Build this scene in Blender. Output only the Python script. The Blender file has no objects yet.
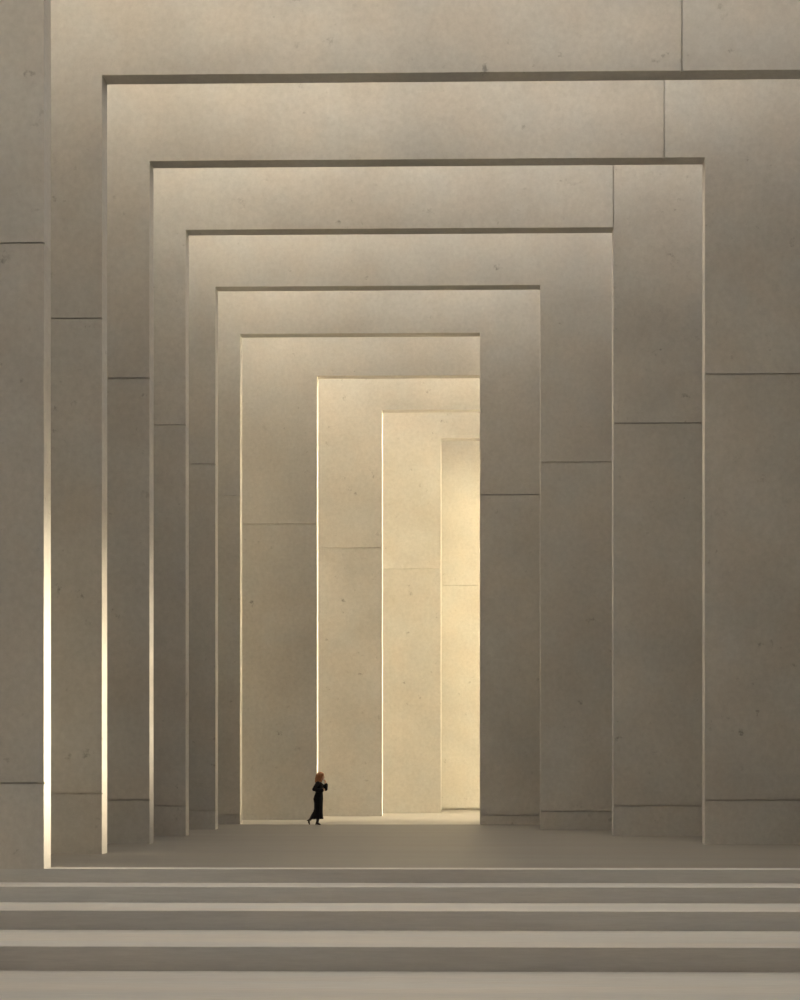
import bpy, bmesh, math, random
from mathutils import Vector, Matrix

random.seed(7)
scene = bpy.context.scene
COL = scene.collection

# ------------------------------------------------------------------ helpers
def link(name, bm, material, parent=None, kind=None, smooth=False, loc=None):
    bmesh.ops.recalc_face_normals(bm, faces=bm.faces)
    me = bpy.data.meshes.new(name)
    bm.to_mesh(me)
    bm.free()
    if smooth:
        for p in me.polygons:
            p.use_smooth = True
    if material:
        me.materials.append(material)
    o = bpy.data.objects.new(name, me)
    COL.objects.link(o)
    if parent:
        o.parent = parent
    if kind:
        o['kind'] = kind
    if loc:
        o.location = loc
    return o

def tag(o, label=None, cat=None, group=None, kind=None):
    if label: o['label'] = label
    if cat: o['category'] = cat
    if group: o['group'] = group
    if kind: o['kind'] = kind
    return o

def empty(name, loc):
    o = bpy.data.objects.new(name, None)
    o.empty_display_size = 0.3
    o.location = loc
    COL.objects.link(o)
    return o

def add_box(bm, x0, x1, y0, y1, z0, z1):
    vs = [bm.verts.new((x, y, z)) for z in (z0, z1) for y in (y0, y1) for x in (x0, x1)]
    for f in ((0, 1, 3, 2), (4, 6, 7, 5), (0, 4, 5, 1), (1, 5, 7, 3), (3, 7, 6, 2), (2, 6, 4, 0)):
        bm.faces.new([vs[i] for i in f])

def new_mat(name):
    m = bpy.data.materials.new(name)
    m.use_nodes = True
    nt = m.node_tree
    return m, nt, nt.nodes['Principled BSDF']

def concrete(name, col, rough=0.85, var=0.10, pit=0.5, streak=(1, 1, 1), spec=0.3, bump=0.08):
    """cast concrete: broad clouds, fine grain, a few dark blow-holes"""
    m, nt, bs = new_mat(name)
    N, L = nt.nodes, nt.links
    tc = N.new('ShaderNodeTexCoord')
    oi = N.new('ShaderNodeObjectInfo')
    sc = N.new('ShaderNodeVectorMath'); sc.operation = 'MULTIPLY_ADD'
    cmb = N.new('ShaderNodeVectorMath'); cmb.operation = 'SCALE'
    cmb.inputs[0].default_value = (37.0, 11.0, 23.0)
    L.new(oi.outputs['Random'], cmb.inputs['Scale'])
    sc.inputs[1].default_value = streak
    L.new(tc.outputs['Object'], sc.inputs[0])
    L.new(cmb.outputs[0], sc.inputs[2])
    def noise(scale, detail, rough_):
        n = N.new('ShaderNodeTexNoise')
        n.inputs['Scale'].default_value = scale
        n.inputs['Detail'].default_value = detail
        n.inputs['Roughness'].default_value = rough_
        L.new(sc.outputs[0], n.inputs['Vector'])
        return n.outputs['Fac']
    def mr(src, a, b, c, d):
        n = N.new('ShaderNodeMapRange')
        n.inputs['From Min'].default_value = a; n.inputs['From Max'].default_value = b
        n.inputs['To Min'].default_value = c; n.inputs['To Max'].default_value = d
        L.new(src, n.inputs['Value'])
        return n.outputs['Result']
    def mul(a, b):
        n = N.new('ShaderNodeMath'); n.operation = 'MULTIPLY'
        L.new(a, n.inputs[0]); L.new(b, n.inputs[1])
        return n.outputs[0]
    clouds = mr(noise(0.35, 5, 0.55), 0.3, 0.7, 1 - var, 1 + var)
    grain = mr(noise(8.0, 7, 0.75), 0.3, 0.7, 1 - var * 0.9, 1 + var * 0.9)
    v = mul(clouds, grain)
    # blow-holes and small dark stains, gathered in patches
    spots = mr(noise(3.0, 4, 0.65), 0.645, 0.74, 0.0, pit)
    patch = mr(noise(0.55, 2, 0.5), 0.42, 0.62, 0.0, 1.0)
    sp = mul(spots, patch)
    inv = N.new('ShaderNodeMath'); inv.operation = 'SUBTRACT'
    inv.inputs[0].default_value = 1.0
    L.new(sp, inv.inputs[1])
    v = mul(v, inv.outputs[0])
    base = N.new('ShaderNodeMix'); base.data_type = 'RGBA'
    base.inputs['A'].default_value = (*[c * f for c, f in zip(col, (1.015, 0.995, 0.97))], 1)
    base.inputs['B'].default_value = (*[c * f for c, f in zip(col, (0.985, 1.005, 1.015))], 1)
    L.new(mr(noise(0.8, 3, 0.5), 0.35, 0.65, 0, 1), base.inputs['Factor'])
    mx = N.new('ShaderNodeVectorMath'); mx.operation = 'SCALE'
    L.new(base.outputs['Result'], mx.inputs[0])
    L.new(v, mx.inputs['Scale'])
    L.new(mx.outputs[0], bs.inputs['Base Color'])
    bs.inputs['Roughness'].default_value = rough
    bs.inputs['Specular IOR Level'].default_value = spec
    bp = N.new('ShaderNodeBump')
    bp.inputs['Strength'].default_value = bump
    bp.inputs['Distance'].default_value = 0.02
    L.new(v, bp.inputs['Height'])
    L.new(bp.outputs[0], bs.inputs['Normal'])
    return m

def plain(name, col, rough=0.7, spec=0.3, scale=40.0, var=0.15, aniso=(1, 1, 1)):
    m, nt, bs = new_mat(name)
    N, L = nt.nodes, nt.links
    tc = N.new('ShaderNodeTexCoord')
    mp = N.new('ShaderNodeMapping')
    mp.inputs['Scale'].default_value = aniso
    n = N.new('ShaderNodeTexNoise')
    n.inputs['Scale'].default_value = scale
    n.inputs['Detail'].default_value = 3
    L.new(tc.outputs['Object'], mp.inputs['Vector'])
    L.new(mp.outputs[0], n.inputs['Vector'])
    mx = N.new('ShaderNodeMix'); mx.data_type = 'RGBA'
    mx.inputs['A'].default_value = (*[c * (1 - var) for c in col], 1)
    mx.inputs['B'].default_value = (*[c * (1 + var) for c in col], 1)
    L.new(n.outputs['Fac'], mx.inputs['Factor'])
    L.new(mx.outputs['Result'], bs.inputs['Base Color'])
    bs.inputs['Roughness'].default_value = rough
    bs.inputs['Specular IOR Level'].default_value = spec
    return m

M_CONC = concrete('cast_concrete', (0.565, 0.55, 0.528))
M_FLOOR = concrete('honed_stone', (0.25, 0.238, 0.22), rough=0.5, var=0.07, pit=0.12, streak=(0.25, 2.2, 1), spec=0.4, bump=0.03)
M_FLOOR_LIT = concrete('lit_floor_stone', (0.44, 0.42, 0.38), rough=0.45, var=0.06, pit=0.10, streak=(0.25, 2.2, 1), spec=0.5, bump=0.02)  # floor stone made paler, standing in for the light on the deep floor
M_DARK = concrete('dark_unseen_finish', (0.22, 0.21, 0.20))  # dark colour given to unseen walls and ceiling to cut bounced light
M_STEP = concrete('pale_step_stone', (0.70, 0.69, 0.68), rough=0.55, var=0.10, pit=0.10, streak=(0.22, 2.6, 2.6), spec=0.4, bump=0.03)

# ------------------------------------------------------------------ layout (metres; eye at 1.695)
LEFT, RIGHT = -12.0, 9.5
T = 0.36
ABOVE = [2.3, 2.3, 2.3, 2.3, 2.3, 2.3, 3.0, 3.5, 4.0]
#        Y      XL     XR     H      joint lo/hi left   joint lo/hi right  lintel joint
PORTALS = [
    (22.17, -7.56,  8.40, 15.70, (1.47, 10.73), (1.47, 10.73), 4.05),
    (26.09, -7.72,  6.75, 15.70, (1.22, 10.80), (1.22, 10.80), 3.94),
    (29.69, -7.69,  5.01, 15.655, (1.01, 10.68), (1.01, 10.71), 4.08),
    (33.29, -7.69,  3.28, 15.575, (0.77, 10.56), (0.78, 10.56), 3.28),
    (36.88, -7.67,  1.57, 15.445, (0.53, 10.40), (0.53, 10.42), None),
    (40.48, -7.65, -0.16, 15.31, (0.29, 10.25), (0.29, 10.26), None),
    (44.08, -5.71, 9.20, 15.085, (None, 10.05), (None, 10.05), None),
    (47.68, -3.78, 9.20, 14.91, (None, 9.85), (None, 9.85), None),
    (51.28, -1.74, 9.20, 14.78, (None, 9.63), (None, 9.63), None),
]
LABELS = [
    'nearest concrete portal frame, at the head of the stairs, its crossbeam out of view',
    'second concrete portal frame counted from the stairs, its crossbeam the topmost one in view',
    'third concrete portal frame from the stairs, its right pier filling the right edge',
    'fourth concrete portal frame from the stairs, with a crossbeam seam above its right opening edge',
    'fifth concrete portal frame from the stairs, a plain crossbeam without a seam',
    'sixth concrete portal frame from the stairs, its right pier beside the golden light',
    'greyish tan concrete portal frame right behind the woman, first of those in warm light',
    'sand coloured concrete portal frame in warm light, second behind the woman',
    'deepest golden lit concrete portal frame, just in front of the end wall',
]
G = 0.015     # half a joint
GD = 0.05     # joint depth

def panel(bm, outline, y):
    """outline: list of (x, z, dx, dz): dx, dz pull the corner back from a joint"""
    r = [[bm.verts.new((x + a, yy, z + b)) for (x, z, a, b) in outline] for yy in (y, y + GD)]
    q = [[bm.verts.new((x, yy, z)) for (x, z, a, b) in outline] for yy in (y + GD, y + T)]
    rings = r + q
    n = len(outline)
    # caps split into quads would need a triangulation: ngon faces are planar and fine
    bm.faces.new(rings[0][::-1])
    bm.faces.new(rings[3])
    for a, b in zip(rings, rings[1:]):
        for i in range(n):
            j = (i + 1) % n
            try:
                bm.faces.new((a[i], a[j], b[j], b[i]))
            except ValueError:
                pass
    bmesh.ops.remove_doubles(bm, verts=bm.verts, dist=1e-5)

def make_portal(i):
    Y, XL, XR, H, (l1, l2), (r1, r2), lj = PORTALS[i]
    root = empty('portal_frame', ((XL + XR) / 2, Y, 0))
    tag(root, LABELS[i], 'portal frame', 'concrete portal frames in a row')
    ox = (XL + XR) / 2
    def emit(name, outline):
        bm = bmesh.new()
        panel(bm, [(x - ox, z, a, b) for (x, z, a, b) in outline], 0.0)
        return link(name, bm, M_CONC, root)
    ZT = H + ABOVE[i]
    for (xa, xb, j1, j2) in ((LEFT, XL, l1, l2), (XR, RIGHT, r1, r2)):
        z0 = 0.0
        if j1:
            emit('base_panel', [(xa, 0, 0, 0), (xb, 0, 0, 0), (xb, j1, 0, -G), (xa, j1, 0, -G)])
            z0 = j1
        g0 = G if j1 else 0
        emit('pier_panel', [(xa, z0, 0, g0), (xb, z0, 0, g0), (xb, j2, 0, -G), (xa, j2, 0, -G)])
    if lj is None:
        emit('lintel_panel', [(LEFT, l2, 0, G), (XL, l2, 0, G), (XL, H, 0, 0), (XR, H, 0, 0),
                              (XR, r2, 0, G), (RIGHT, r2, 0, G), (RIGHT, ZT, 0, 0), (LEFT, ZT, 0, 0)])
    else:
        emit('lintel_panel', [(LEFT, l2, 0, G), (XL, l2, 0, G), (XL, H, 0, 0), (lj, H, -G, 0),
                              (lj, ZT, -G, 0), (LEFT, ZT, 0, 0)])
        if abs(lj - XR) < 0.01:
            emit('corner_panel', [(XR, r2, 0, G), (RIGHT, r2, 0, G), (RIGHT, ZT, 0, 0), (XR, ZT, G, 0), (XR, H, G, 0)])
        else:
            emit('corner_panel', [(lj, H, G, 0), (XR, H, 0, 0), (XR, r2, 0, G), (RIGHT, r2, 0, G),
                                  (RIGHT, ZT, 0, 0), (lj, ZT, G, 0)])
    return root

for i in range(len(PORTALS)):
    make_portal(i)

# ------------------------------------------------------------------ stairs: landing + four risers
STEPS = [  # front Y, top z
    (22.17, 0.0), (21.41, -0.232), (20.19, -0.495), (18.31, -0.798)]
PLAZA = -1.143
SIDE_L, SIDE_R = LEFT, RIGHT
stairs = empty('staircase', (0.5, 18.31, PLAZA))
tag(stairs, 'broad grey stone stairs of four steps across the foreground', 'stairs')
sx0, sx1 = SIDE_L, SIDE_R
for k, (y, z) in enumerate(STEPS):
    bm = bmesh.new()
    back = STEPS[k - 1][0] if k else 22.53  # pale step stone carried under the first portal paints its lit threshold
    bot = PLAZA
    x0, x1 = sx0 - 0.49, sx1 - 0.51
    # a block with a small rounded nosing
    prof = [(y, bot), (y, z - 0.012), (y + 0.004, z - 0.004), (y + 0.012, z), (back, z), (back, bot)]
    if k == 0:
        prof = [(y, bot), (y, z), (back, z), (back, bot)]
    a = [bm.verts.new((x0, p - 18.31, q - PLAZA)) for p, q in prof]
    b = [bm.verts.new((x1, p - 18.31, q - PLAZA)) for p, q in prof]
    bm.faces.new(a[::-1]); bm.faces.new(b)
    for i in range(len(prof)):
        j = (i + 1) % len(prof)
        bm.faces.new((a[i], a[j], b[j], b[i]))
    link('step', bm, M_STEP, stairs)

# ------------------------------------------------------------------ setting
FAR_R = 320.0
bm = bmesh.new()
add_box(bm, LEFT, RIGHT, 22.53, 40.48, -1.5, 0)
tag(link('floor', bm, M_FLOOR, kind='structure'), 'grey brown honed stone floor running under the portal frames')
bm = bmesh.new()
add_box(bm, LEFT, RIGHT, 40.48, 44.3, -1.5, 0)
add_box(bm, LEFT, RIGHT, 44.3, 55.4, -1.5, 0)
tag(link('floor', bm, M_FLOOR_LIT, kind='structure'), 'stone floor beyond the sixth portal frame, its bright light put into a paler colour')
bm = bmesh.new()
add_box(bm, RIGHT, FAR_R, 44.3, 90.0, -1.5, 0)
add_box(bm, RIGHT + 6.6, FAR_R, -150.0, 44.3, -1.5, 0)  # out-of-view ground added to bounce glow and cover sky below the horizon
tag(link('ground', bm, M_STEP, kind='structure'), 'unseen pale ground added right of the deep bays to bounce light')
bm = bmesh.new()
add_box(bm, LEFT, RIGHT, -14.0, 18.31, PLAZA - 0.4, PLAZA)
tag(link('ground', bm, M_STEP, kind='structure'), 'pale grey stone ground at the foot of the stairs')

WTOP = 24.0
bm = bmesh.new()
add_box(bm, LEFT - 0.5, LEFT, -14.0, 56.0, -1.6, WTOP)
link('wall_left', bm, M_STEP, kind='structure')  # unseen side wall, made pale to bounce light onto the left piers

# unseen right wall: windows cut high between the first portals to shape the low sun
bm = bmesh.new()
WINS = [(23.0, 24.6, 3.1, 8.5), (27.2, 28.15, 3.1, 8.6), (31.0, 31.5, 3.9, 9.3)]
yy = -14.0
WT = 6.0
SK = 0.55          # openings run askew along the sun; thick wall keeps sky glow off right piers
def skew(bm, a, b, z0, z1, sa=SK, sb=SK):
    q = [(RIGHT, a), (RIGHT + WT, a + sa), (RIGHT + WT, b + sb), (RIGHT, b)]
    lo = [bm.verts.new((x, y, z0)) for x, y in q]
    hi = [bm.verts.new((x, y, z1)) for x, y in q]
    bm.faces.new(lo[::-1]); bm.faces.new(hi)
    for k in range(4):
        n = (k + 1) % 4
        bm.faces.new((lo[k], lo[n], hi[n], hi[k]))
for (a, b, z0, z1) in WINS:
    skew(bm, yy, a, -1.6, WTOP, 0 if yy < 0 else SK, SK)
    skew(bm, a, b, -1.6, z0)
    skew(bm, a, b, z1, WTOP)
    yy = b
skew(bm, yy, 36.0, -1.6, WTOP, SK, 0)
yy = 36.0
add_box(bm, RIGHT, RIGHT + 0.4, yy, 44.3, -1.6, WTOP)
for (a, b) in ((44.95, 46.15), (48.3, 49.5), (51.8, 53.0)):      # fins added out of view to block the sun on the deep jambs
    add_box(bm, RIGHT, RIGHT + 0.4, a, b, 0.0, WTOP)
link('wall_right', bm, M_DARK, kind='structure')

# end wall with one seam and a shadow gap at its foot
bm = bmesh.new()
YE = 54.88
add_box(bm, LEFT, 30.0, YE + 0.35, YE + 0.6, 0.0, 0.10)
add_box(bm, LEFT, 30.0, YE + 0.05, YE + 0.6, 0.10, 24.0)
add_box(bm, LEFT, 30.0, YE, YE + 0.05, 0.10, 9.48 - G)
add_box(bm, LEFT, 30.0, YE, YE + 0.05, 9.48 + G, 24.0)
tag(link('wall_back', bm, M_CONC, kind='structure'), 'golden lit concrete end wall with one seam and a dark gap at its foot')

# unseen roof over the forecourt, its opening above the stairs shaped for the light
bm = bmesh.new()
add_box(bm, LEFT, RIGHT, -14.0, 10.0, 23.5, 24.0)
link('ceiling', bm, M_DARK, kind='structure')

bm = bmesh.new()
add_box(bm, LEFT - 0.5, RIGHT + 0.4, -14.4, -14.0, -1.6, WTOP)
link('wall_front_light_block', bm, M_DARK, kind='structure')  # unseen wall added behind the camera to cut light from the front

# ------------------------------------------------------------------ woman
M_SKIN = plain('skin', (0.50, 0.30, 0.21), rough=0.5, scale=30, var=0.06)
M_DRESS = plain('black_wool', (0.010, 0.009, 0.011), rough=0.85, spec=0.15, scale=90, var=0.3)
M_BOOT = plain('dark_boot_leather', (0.020, 0.014, 0.011), rough=0.45, spec=0.4, scale=60, var=0.2)
M_HAIR = plain('auburn_hair', (0.31, 0.125, 0.05), rough=0.5, spec=0.4, scale=60, var=0.45, aniso=(1, 1, 0.15))
M_EYE = plain('eye_white', (0.75, 0.72, 0.68), rough=0.25, var=0.02)
M_IRIS = plain('dark_iris', (0.03, 0.02, 0.015), rough=0.2, var=0.1)

def tube(bm, pts, radii, seg=14, flat=None):
    """closed, round-ended tube; radii scalars or (a, b) with b along `flat`"""
    P = [Vector(p) for p in pts]
    R = [(r, r) if not isinstance(r, tuple) else r for r in radii]
    rings = []
    ref = Vector(flat) if flat else None
    n = len(P)
    def frame(i):
        t = (P[min(i + 1, n - 1)] - P[max(i - 1, 0)]).normalized()
        u = ref if ref is not None else (Vector((0, 1, 0)) if abs(t.y) < 0.9 else Vector((1, 0, 0)))
        v = t.cross(u).normalized()
        u = v.cross(t).normalized()
        return t, u, v
    seq = []
    t0 = frame(0)[0]; t1 = frame(n - 1)[0]
    for a in (75, 45, 20):
        c, s_ = math.cos(math.radians(a)), math.sin(math.radians(a))
        seq.append((P[0] - t0 * min(R[0]) * s_, R[0][0] * c, R[0][1] * c, 0))
    for i in range(n):
        seq.append((P[i], R[i][0], R[i][1], i))
    for a in (20, 45, 75):
        c, s_ = math.cos(math.radians(a)), math.sin(math.radians(a))
        seq.append((P[-1] + t1 * min(R[-1]) * s_, R[-1][0] * c, R[-1][1] * c, n - 1))
    for (p, a, b, i) in seq:
        t, u, v = frame(i)
        rings.append([bm.verts.new(p + v * a * math.cos(2 * math.pi * k / seg) + u * b * math.sin(2 * math.pi * k / seg)) for k in range(seg)])
    for a, b in zip(rings, rings[1:]):
        for k in range(seg):
            bm.faces.new((a[k], a[(k + 1) % seg], b[(k + 1) % seg], b[k]))
    bm.faces.new(rings[0][::-1]); bm.faces.new(rings[-1])

def loft(bm, rows, seg=28, fold=0.0, nf=9):
    """rows: z, x centre, half depth, half width, y centre; upright body of elliptical sections"""
    rings = []
    for r in rows:
        z, xc, hd, hw = r[:4]
        yc = r[4] if len(r) > 4 else 0
        f = fold * max(0.0, (0.75 - z)) 
        rings.append([bm.verts.new((xc + hd * (1 + f * math.sin(nf * a)) * math.cos(a), yc + hw * (1 + f * math.sin(nf * a)) * math.sin(a), z))
                      for a in (2 * math.pi * k / seg for k in range(seg))])
    for a, b in zip(rings, rings[1:]):
        for k in range(seg):
            bm.faces.new((a[k], a[(k + 1) % seg], b[(k + 1) % seg], b[k]))
    bm.faces.new(rings[0][::-1]); bm.faces.new(rings[-1])

def ball(bm, c, r, seg=14):
    m = Matrix.Translation(c) @ Matrix.Diagonal((*r, 1))
    bmesh.ops.create_uvsphere(bm, u_segments=seg, v_segments=seg // 2 + 2, radius=1.0, matrix=m)

def hand(bm, wrist, d, across, palm_n, curls, thumb_side):
    """palm, four unequal fingers with knuckle bends and a thumb leaving the side of the palm"""
    W, d, ac, pn = Vector(wrist), Vector(d).normalized(), Vector(across).normalized(), Vector(palm_n).normalized()
    tube(bm, [W - d * 0.03, W, W + d * 0.045, W + d * 0.075], [(0.017, 0.022), (0.015, 0.024), (0.013, 0.037), (0.011, 0.039)], flat=ac)
    for k, (ln, off) in enumerate(((0.066, -1.5), (0.074, -0.5), (0.069, 0.5), (0.055, 1.5))):
        b = W + d * (0.080 - 0.004 * abs(off)) + ac * off * 0.0205 * (-thumb_side)
        dirv = (d + ac * off * 0.06 * (-thumb_side)).normalized()
        pts = [b - dirv * 0.02, b]
        ang = 0.0
        for s_, fr in enumerate((0.45, 0.32, 0.23)):
            ang += curls[s_]
            v = dirv * math.cos(ang) + pn * math.sin(ang)
            pts.append(pts[-1] + v * ln * fr)
        tube(bm, pts, [0.0085, 0.0088, 0.0082, 0.0075, 0.0065], seg=10)
    tb = W + d * 0.025 + ac * 0.024 * thumb_side
    t1 = tb + (d * 0.5 + ac * thumb_side * 0.75 + pn * 0.35).normalized() * 0.034
    t2 = t1 + (d * 0.8 + ac * thumb_side * 0.25 + pn * 0.5).normalized() * 0.028
    t3 = t2 + (d * 0.85 + pn * 0.5).normalized() * 0.022
    tube(bm, [tb - ac * 0.012 * thumb_side, tb, t1, t2, t3], [0.012, 0.0125, 0.0105, 0.009, 0.0075], seg=10)

def fuse(name, bm, material, parent, voxel, smooth=2):
    """one continuous surface out of the overlapping limbs"""
    bmesh.ops.recalc_face_normals(bm, faces=bm.faces)
    me = bpy.data.meshes.new(name + '_shape')
    bm.to_mesh(me); bm.free()
    o = bpy.data.objects.new(name + '_shape', me)
    COL.objects.link(o)
    rm = o.modifiers.new('Remesh', 'REMESH'); rm.mode = 'VOXEL'; rm.voxel_size = voxel; rm.use_smooth_shade = True
    if smooth:
        sm = o.modifiers.new('Smooth', 'SMOOTH'); sm.factor = 0.5; sm.iterations = smooth
    dg = bpy.context.evaluated_depsgraph_get()
    dg.update()
    new = bpy.data.meshes.new_from_object(o.evaluated_get(dg), depsgraph=dg)
    bpy.data.objects.remove(o)
    bpy.data.meshes.remove(me)
    new.name = name
    new.materials.clear(); new.materials.append(material)
    for p in new.polygons:
        p.use_smooth = True
    r = bpy.data.objects.new(name, new)
    COL.objects.link(r)
    r.parent = parent
    return r

person = empty('person', (-5.13, 40.0, 0.0))
person.scale = (1.012, 1.012, 1.012)
tag(person, 'person with auburn hair in a long black dress walking, one hand raised', 'person')

# body: skull, face, neck, trunk, arms with hands, legs with feet
bm = bmesh.new()
loft(bm, [(1.368, .120, .016, .014), (1.378, .116, .036, .026), (1.395, .108, .052, .040), (1.42, .094, .070, .052), (1.45, .082, .084, .061),
          (1.49, .078, .091, .067), (1.53, .073, .092, .070), (1.56, .069, .080, .062), (1.58, .066, .055, .043), (1.590, .065, .02, .016)], seg=24)
tube(bm, [(.165, 0, 1.492), (.176, 0, 1.470), (.180, 0, 1.452)], [.008, .010, .012], seg=10)      # nose
ball(bm, (.172, .009, 1.450), (.009, .008, .007)); ball(bm, (.172, -.009, 1.450), (.009, .008, .007))
tube(bm, [(.152, -.022, 1.420), (.167, 0, 1.423), (.152, .022, 1.420)], [.004, .006, .004], seg=8)   # lips
tube(bm, [(.150, -.019, 1.411), (.164, 0, 1.411), (.150, .019, 1.411)], [.004, .007, .004], seg=8)
for s in (-1, 1):
    tube(bm, [(.150, s * .048, 1.502), (.166, s * .028, 1.508), (.168, s * .010, 1.503)], [.005, .007, .006], seg=8)   # brow
    ball(bm, (.130, s * .040, 1.450), (.024, .020, .026))                      # cheek
    ball(bm, (.070, s * .070, 1.470), (.020, .008, .032))                      # ear
tube(bm, [(.085, 0, 1.42), (.045, 0, 1.36), (.010, 0, 1.28)], [.050, .047, .060], seg=18)
loft(bm, [(0.74, -.01, .10, .13), (.86, -.005, .11, .14), (1.02, .02, .085, .105), (1.14, .015, .095, .125), (1.24, .01, .090, .14), (1.30, .0, .065, .13), (1.325, .0, .04, .07)])
NE, NW = (-.115, -.205, 1.085), (.105, -.125, 1.055)
FE, FW = (.205, .165, 1.085), (.218, .055, 1.245)
tube(bm, [(0, -.14, 1.285), (-.055, -.18, 1.19), NE], [.047, .042, .036])
tube(bm, [NE, (.0, -.165, 1.068), NW], [.036, .033, .023])
tube(bm, [(0, .14, 1.285), (.11, .165, 1.18), FE], [.047, .042, .036])
tube(bm, [FE, (.215, .11, 1.165), FW], [.036, .033, .023])
hand(bm, (.112, -.121, 1.056), (.75, .62, .12), (.05, -.25, .97), (-.6, .76, .0), (0.25, 0.45, 0.35), 1)
hand(bm, (.217, .052, 1.252), (-.10, -.20, .97), (.35, .92, .18), (-.92, .25, -.05), (0.35, 0.65, 0.5), -1)
# standing leg and trailing leg
tube(bm, [(.0, -.075, .80), (.03, -.075, .46), (.0, -.07, .30), (-.03, -.065, .10)], [.082, .054, .050, .032])
tube(bm, [(-.03, -.065, .09), (-.04, -.065, .05), (.01, -.080, .035), (.04, -.092, .022)], [.030, .032, .027, .015])
tube(bm, [(-.02, .075, .80), (-.07, .07, .47), (-.16, .065, .32), (-.262, .06, .165)], [.082, .054, .050, .032])
tube(bm, [(-.262, .06, .16), (-.300, .06, .13), (-.296, .06, .06), (-.280, .06, .024)], [.030, .028, .026, .014])
fuse('body', bm, M_SKIN, person, 0.0036, 3)

for s in (-1, 1):
    bm = bmesh.new()
    ball(bm, (.1515, s * .030, 1.484), (.0125, .0120, .0080))
    e = link('eye', bm, M_EYE, person, smooth=True)
    bm = bmesh.new()
    ball(bm, (.1625, s * .0305, 1.484), (.003, .0052, .0052))
    link('iris', bm, M_IRIS, e, smooth=True)

# long dress: bodice, narrow skirt flaring at the hem, wide sleeves
bm = bmesh.new()
loft(bm, [(.185, -.050, .192, .175), (.25, -.044, .176, .168), (.36, -.028, .150, .155), (.50, -.006, .132, .150), (.66, -.002, .135, .162),
          (.80, -.008, .150, .178), (.91, .006, .132, .160), (1.01, .022, .110, .130), (1.06, .022, .112, .134), (1.14, .020, .126, .152), (1.22, .013, .122, .165),
          (1.285, .002, .098, .165), (1.315, .004, .080, .120), (1.335, .012, .064, .078), (1.350, .020, .058, .060)], fold=0.16)
tube(bm, [(0, -.14, 1.275), (-.055, -.185, 1.19), (-.11, -.205, 1.09)], [.064, .062, .060])
tube(bm, [(-.11, -.205, 1.09), (-.02, -.17, 1.065), (.06, -.145, 1.060), (.125, -.112, 1.060)], [.060, .055, (.058, .050), (.068, .052)])
tube(bm, [(0, .14, 1.275), (.11, .168, 1.18), (.20, .168, 1.09)], [.064, .062, .060])
tube(bm, [(.20, .168, 1.09), (.215, .115, 1.155), (.22, .078, 1.205), (.220, .066, 1.222)], [.060, .054, .056, .060])
d = fuse('dress', bm, M_DRESS, person, 0.006, 12)
tag(d, 'long black dress with full sleeves')
bm = bmesh.new()
n = 28
prof = [(1.000, .004), (1.006, .010), (1.030, .010), (1.036, .004)]
rings = []
for z, e in prof:
    rings.append([bm.verts.new((.022 + (.113 + e) * math.cos(2 * math.pi * k / n), (.134 + e) * math.sin(2 * math.pi * k / n), z)) for k in range(n)])
for a, b in zip(rings, rings[1:] + rings[:1]):
    for k in range(n):
        bm.faces.new((a[k], a[(k + 1) % n], b[(k + 1) % n], b[k]))
link('belt', bm, M_BOOT, person, smooth=True)

# boots
def boot(shaft, foot, heel):
    bm = bmesh.new()
    tube(bm, *shaft); tube(bm, *foot)
    tube(bm, *heel, seg=10)
    return fuse('boot', bm, M_BOOT, person, 0.004, 1)
boot(([(.005, -.071, .33), (.0, -.07, .25), (-.028, -.065, .10)], [.058, .055, .040]),
     ([(-.045, -.065, .085), (-.048, -.065, .062), (.015, -.080, .040), (.058, -.098, .024)], [.038, .038, (.032, .038), (.020, .028)]),
     ([(-.070, -.064, .05), (-.073, -.064, .014)], [.018, .012]))
boot(([(-.150, .065, .345), (-.20, .063, .265), (-.262, .06, .165)], [.058, .052, .040]),
     ([(-.270, .06, .165), (-.305, .06, .135), (-.300, .06, .075), (-.284, .06, .026)], [.038, .036, (.032, .038), (.019, .028)]),
     ([(-.330, .06, .145), (-.362, .06, .128)], [.018, .012]))

# hair: crown plus long wavy locks over ears, neck and shoulders
rnd = random.Random(3)
bm = bmesh.new()
ball(bm, (.056, 0, 1.524), (.112, .094, .098), seg=24)
ball(bm, (.010, 0, 1.46), (.078, .084, .105), seg=20)
for k in range(30):
    a = math.radians(48 + (312 - 48) * k / 29.0)          # 0 = towards the face
    x0, y0 = .058 + .098 * math.cos(a), .088 * math.sin(a)
    ph = rnd.uniform(0, 6.28)
    end = 1.285 + .03 * abs(math.cos(a)) + rnd.uniform(-.02, .02)
    pts, rad = [], []
    for j in range(9):
        f = j / 8.0
        z = 1.592 + (end - 1.592) * f ** 1.15
        sp = math.sin(min(1.0, .30 + f * 2.6) * math.pi / 2) + .22 * f + .10 * math.sin(8 * f + ph)
        lean = -.050 * f
        pts.append((.050 + (x0 - .050) * sp + lean, y0 * sp + .006 * math.sin(9 * f + ph), z))
        rad.append(.016 - .009 * f ** 2)
    tube(bm, pts, rad, seg=9)
for s in (-1, 1):
    for q in range(3):
        tube(bm, [(.085 + .02 * q, s * .010, 1.600 - .006 * q), (.130 + .008 * q, s * .050, 1.566 - .006 * q), (.128, s * .074, 1.515), (.112, s * .082, 1.455), (.092, s * .086, 1.40)],
             [.014, .015, .014, .013, .008], seg=9)
fuse('hair', bm, M_HAIR, person, 0.0045, 1)


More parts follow.
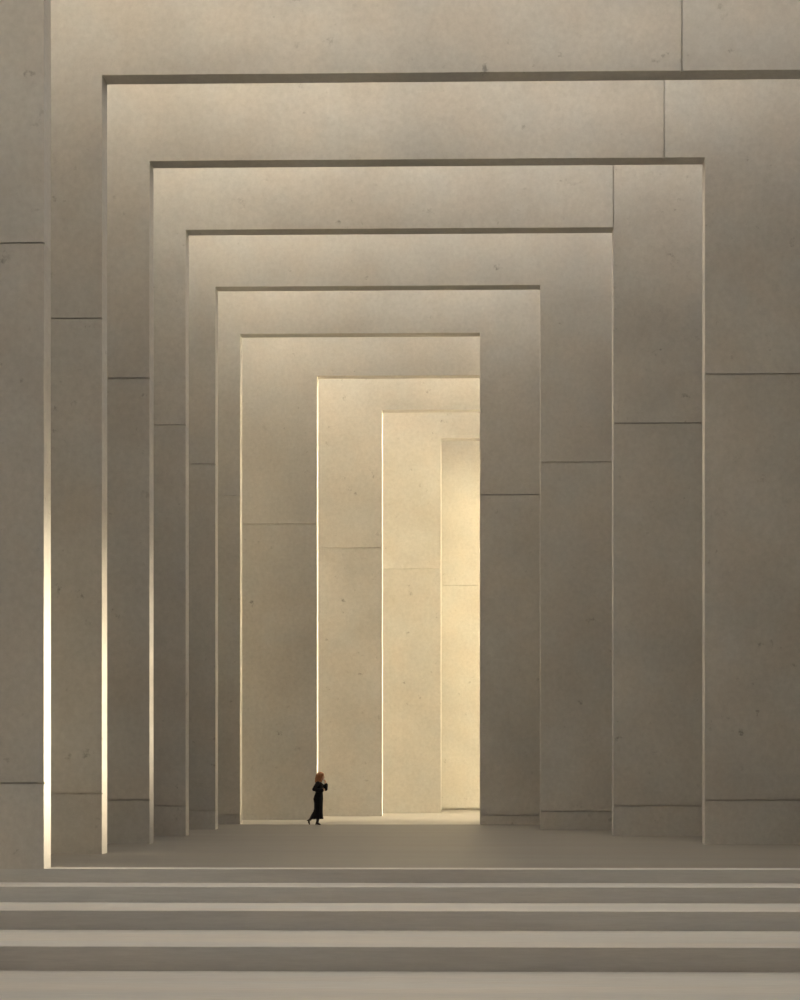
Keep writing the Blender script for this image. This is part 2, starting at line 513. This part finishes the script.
# ------------------------------------------------------------------ light
w = bpy.data.worlds.new('sky')
scene.world = w
w.use_nodes = True
nt = w.node_tree
N, L = nt.nodes, nt.links
bg = N['Background']
tc = N.new('ShaderNodeTexCoord')
sep = N.new('ShaderNodeSeparateXYZ')
L.new(tc.outputs['Generated'], sep.inputs[0])
def wmr(src, a, b, c, d):
    n = N.new('ShaderNodeMapRange')
    n.interpolation_type = 'SMOOTHSTEP'
    n.inputs['From Min'].default_value = a; n.inputs['From Max'].default_value = b
    n.inputs['To Min'].default_value = c; n.inputs['To Max'].default_value = d
    L.new(src, n.inputs['Value'])
    return n.outputs['Result']
def wmul(a, b):
    n = N.new('ShaderNodeMath'); n.operation = 'MULTIPLY'
    L.new(a, n.inputs[0]); L.new(b, n.inputs[1])
    return n.outputs[0]
glow = wmul(wmr(sep.outputs['X'], 0.10, 0.75, 0, 1), wmr(sep.outputs['Z'], 0.02, 0.30, 1, 0))
def wcol(c, s):
    v = N.new('ShaderNodeRGB'); v.outputs[0].default_value = (*[x * s for x in c], 1)
    return v.outputs[0]
mix = N.new('ShaderNodeMix'); mix.data_type = 'RGBA'
L.new(glow, mix.inputs['Factor'])
L.new(wcol((1.0, 0.918, 0.81), 1.05), mix.inputs['A'])
L.new(wcol((1.0, 0.80, 0.45), 76.0), mix.inputs['B'])
L.new(mix.outputs['Result'], bg.inputs['Color'])
bg.inputs['Strength'].default_value = 1.0

ld = bpy.data.lights.new('low_sun', 'SUN')
ld.energy = 10.5
ld.angle = math.radians(7)
ld.color = (1.0, 0.83, 0.58)
sun = bpy.data.objects.new('low_sun', ld)
COL.objects.link(sun)
sd = Vector((-1.0, -0.092, -0.15)).normalized()   # direction of travel
sun.rotation_euler = sd.to_track_quat('-Z', 'Y').to_euler()
sun.location = (40, 40, 20)

# ------------------------------------------------------------------ camera
cd = bpy.data.cameras.new('camera')
cam = bpy.data.objects.new('camera', cd)
COL.objects.link(cam)
cam.location = (0, 0, 1.695)
cam.rotation_euler = (math.pi / 2, 0, math.atan(0.0147))
cd.sensor_fit = 'VERTICAL'
cd.sensor_height = 36.0
cd.lens = 1.300 * 36.0
cd.shift_x = (400 - 465.9) / 1000
cd.shift_y = 0.27
cd.clip_end = 500
scene.camera = cam

vs = scene.view_settings
vs.view_transform = 'Standard'
vs.look = 'None'
vs.gamma = 1.0
vs.use_curve_mapping = False
vs.exposure = 0.6
scene.cycles.max_bounces = 16
scene.cycles.diffuse_bounces = 12
scene.cycles.use_denoising = True
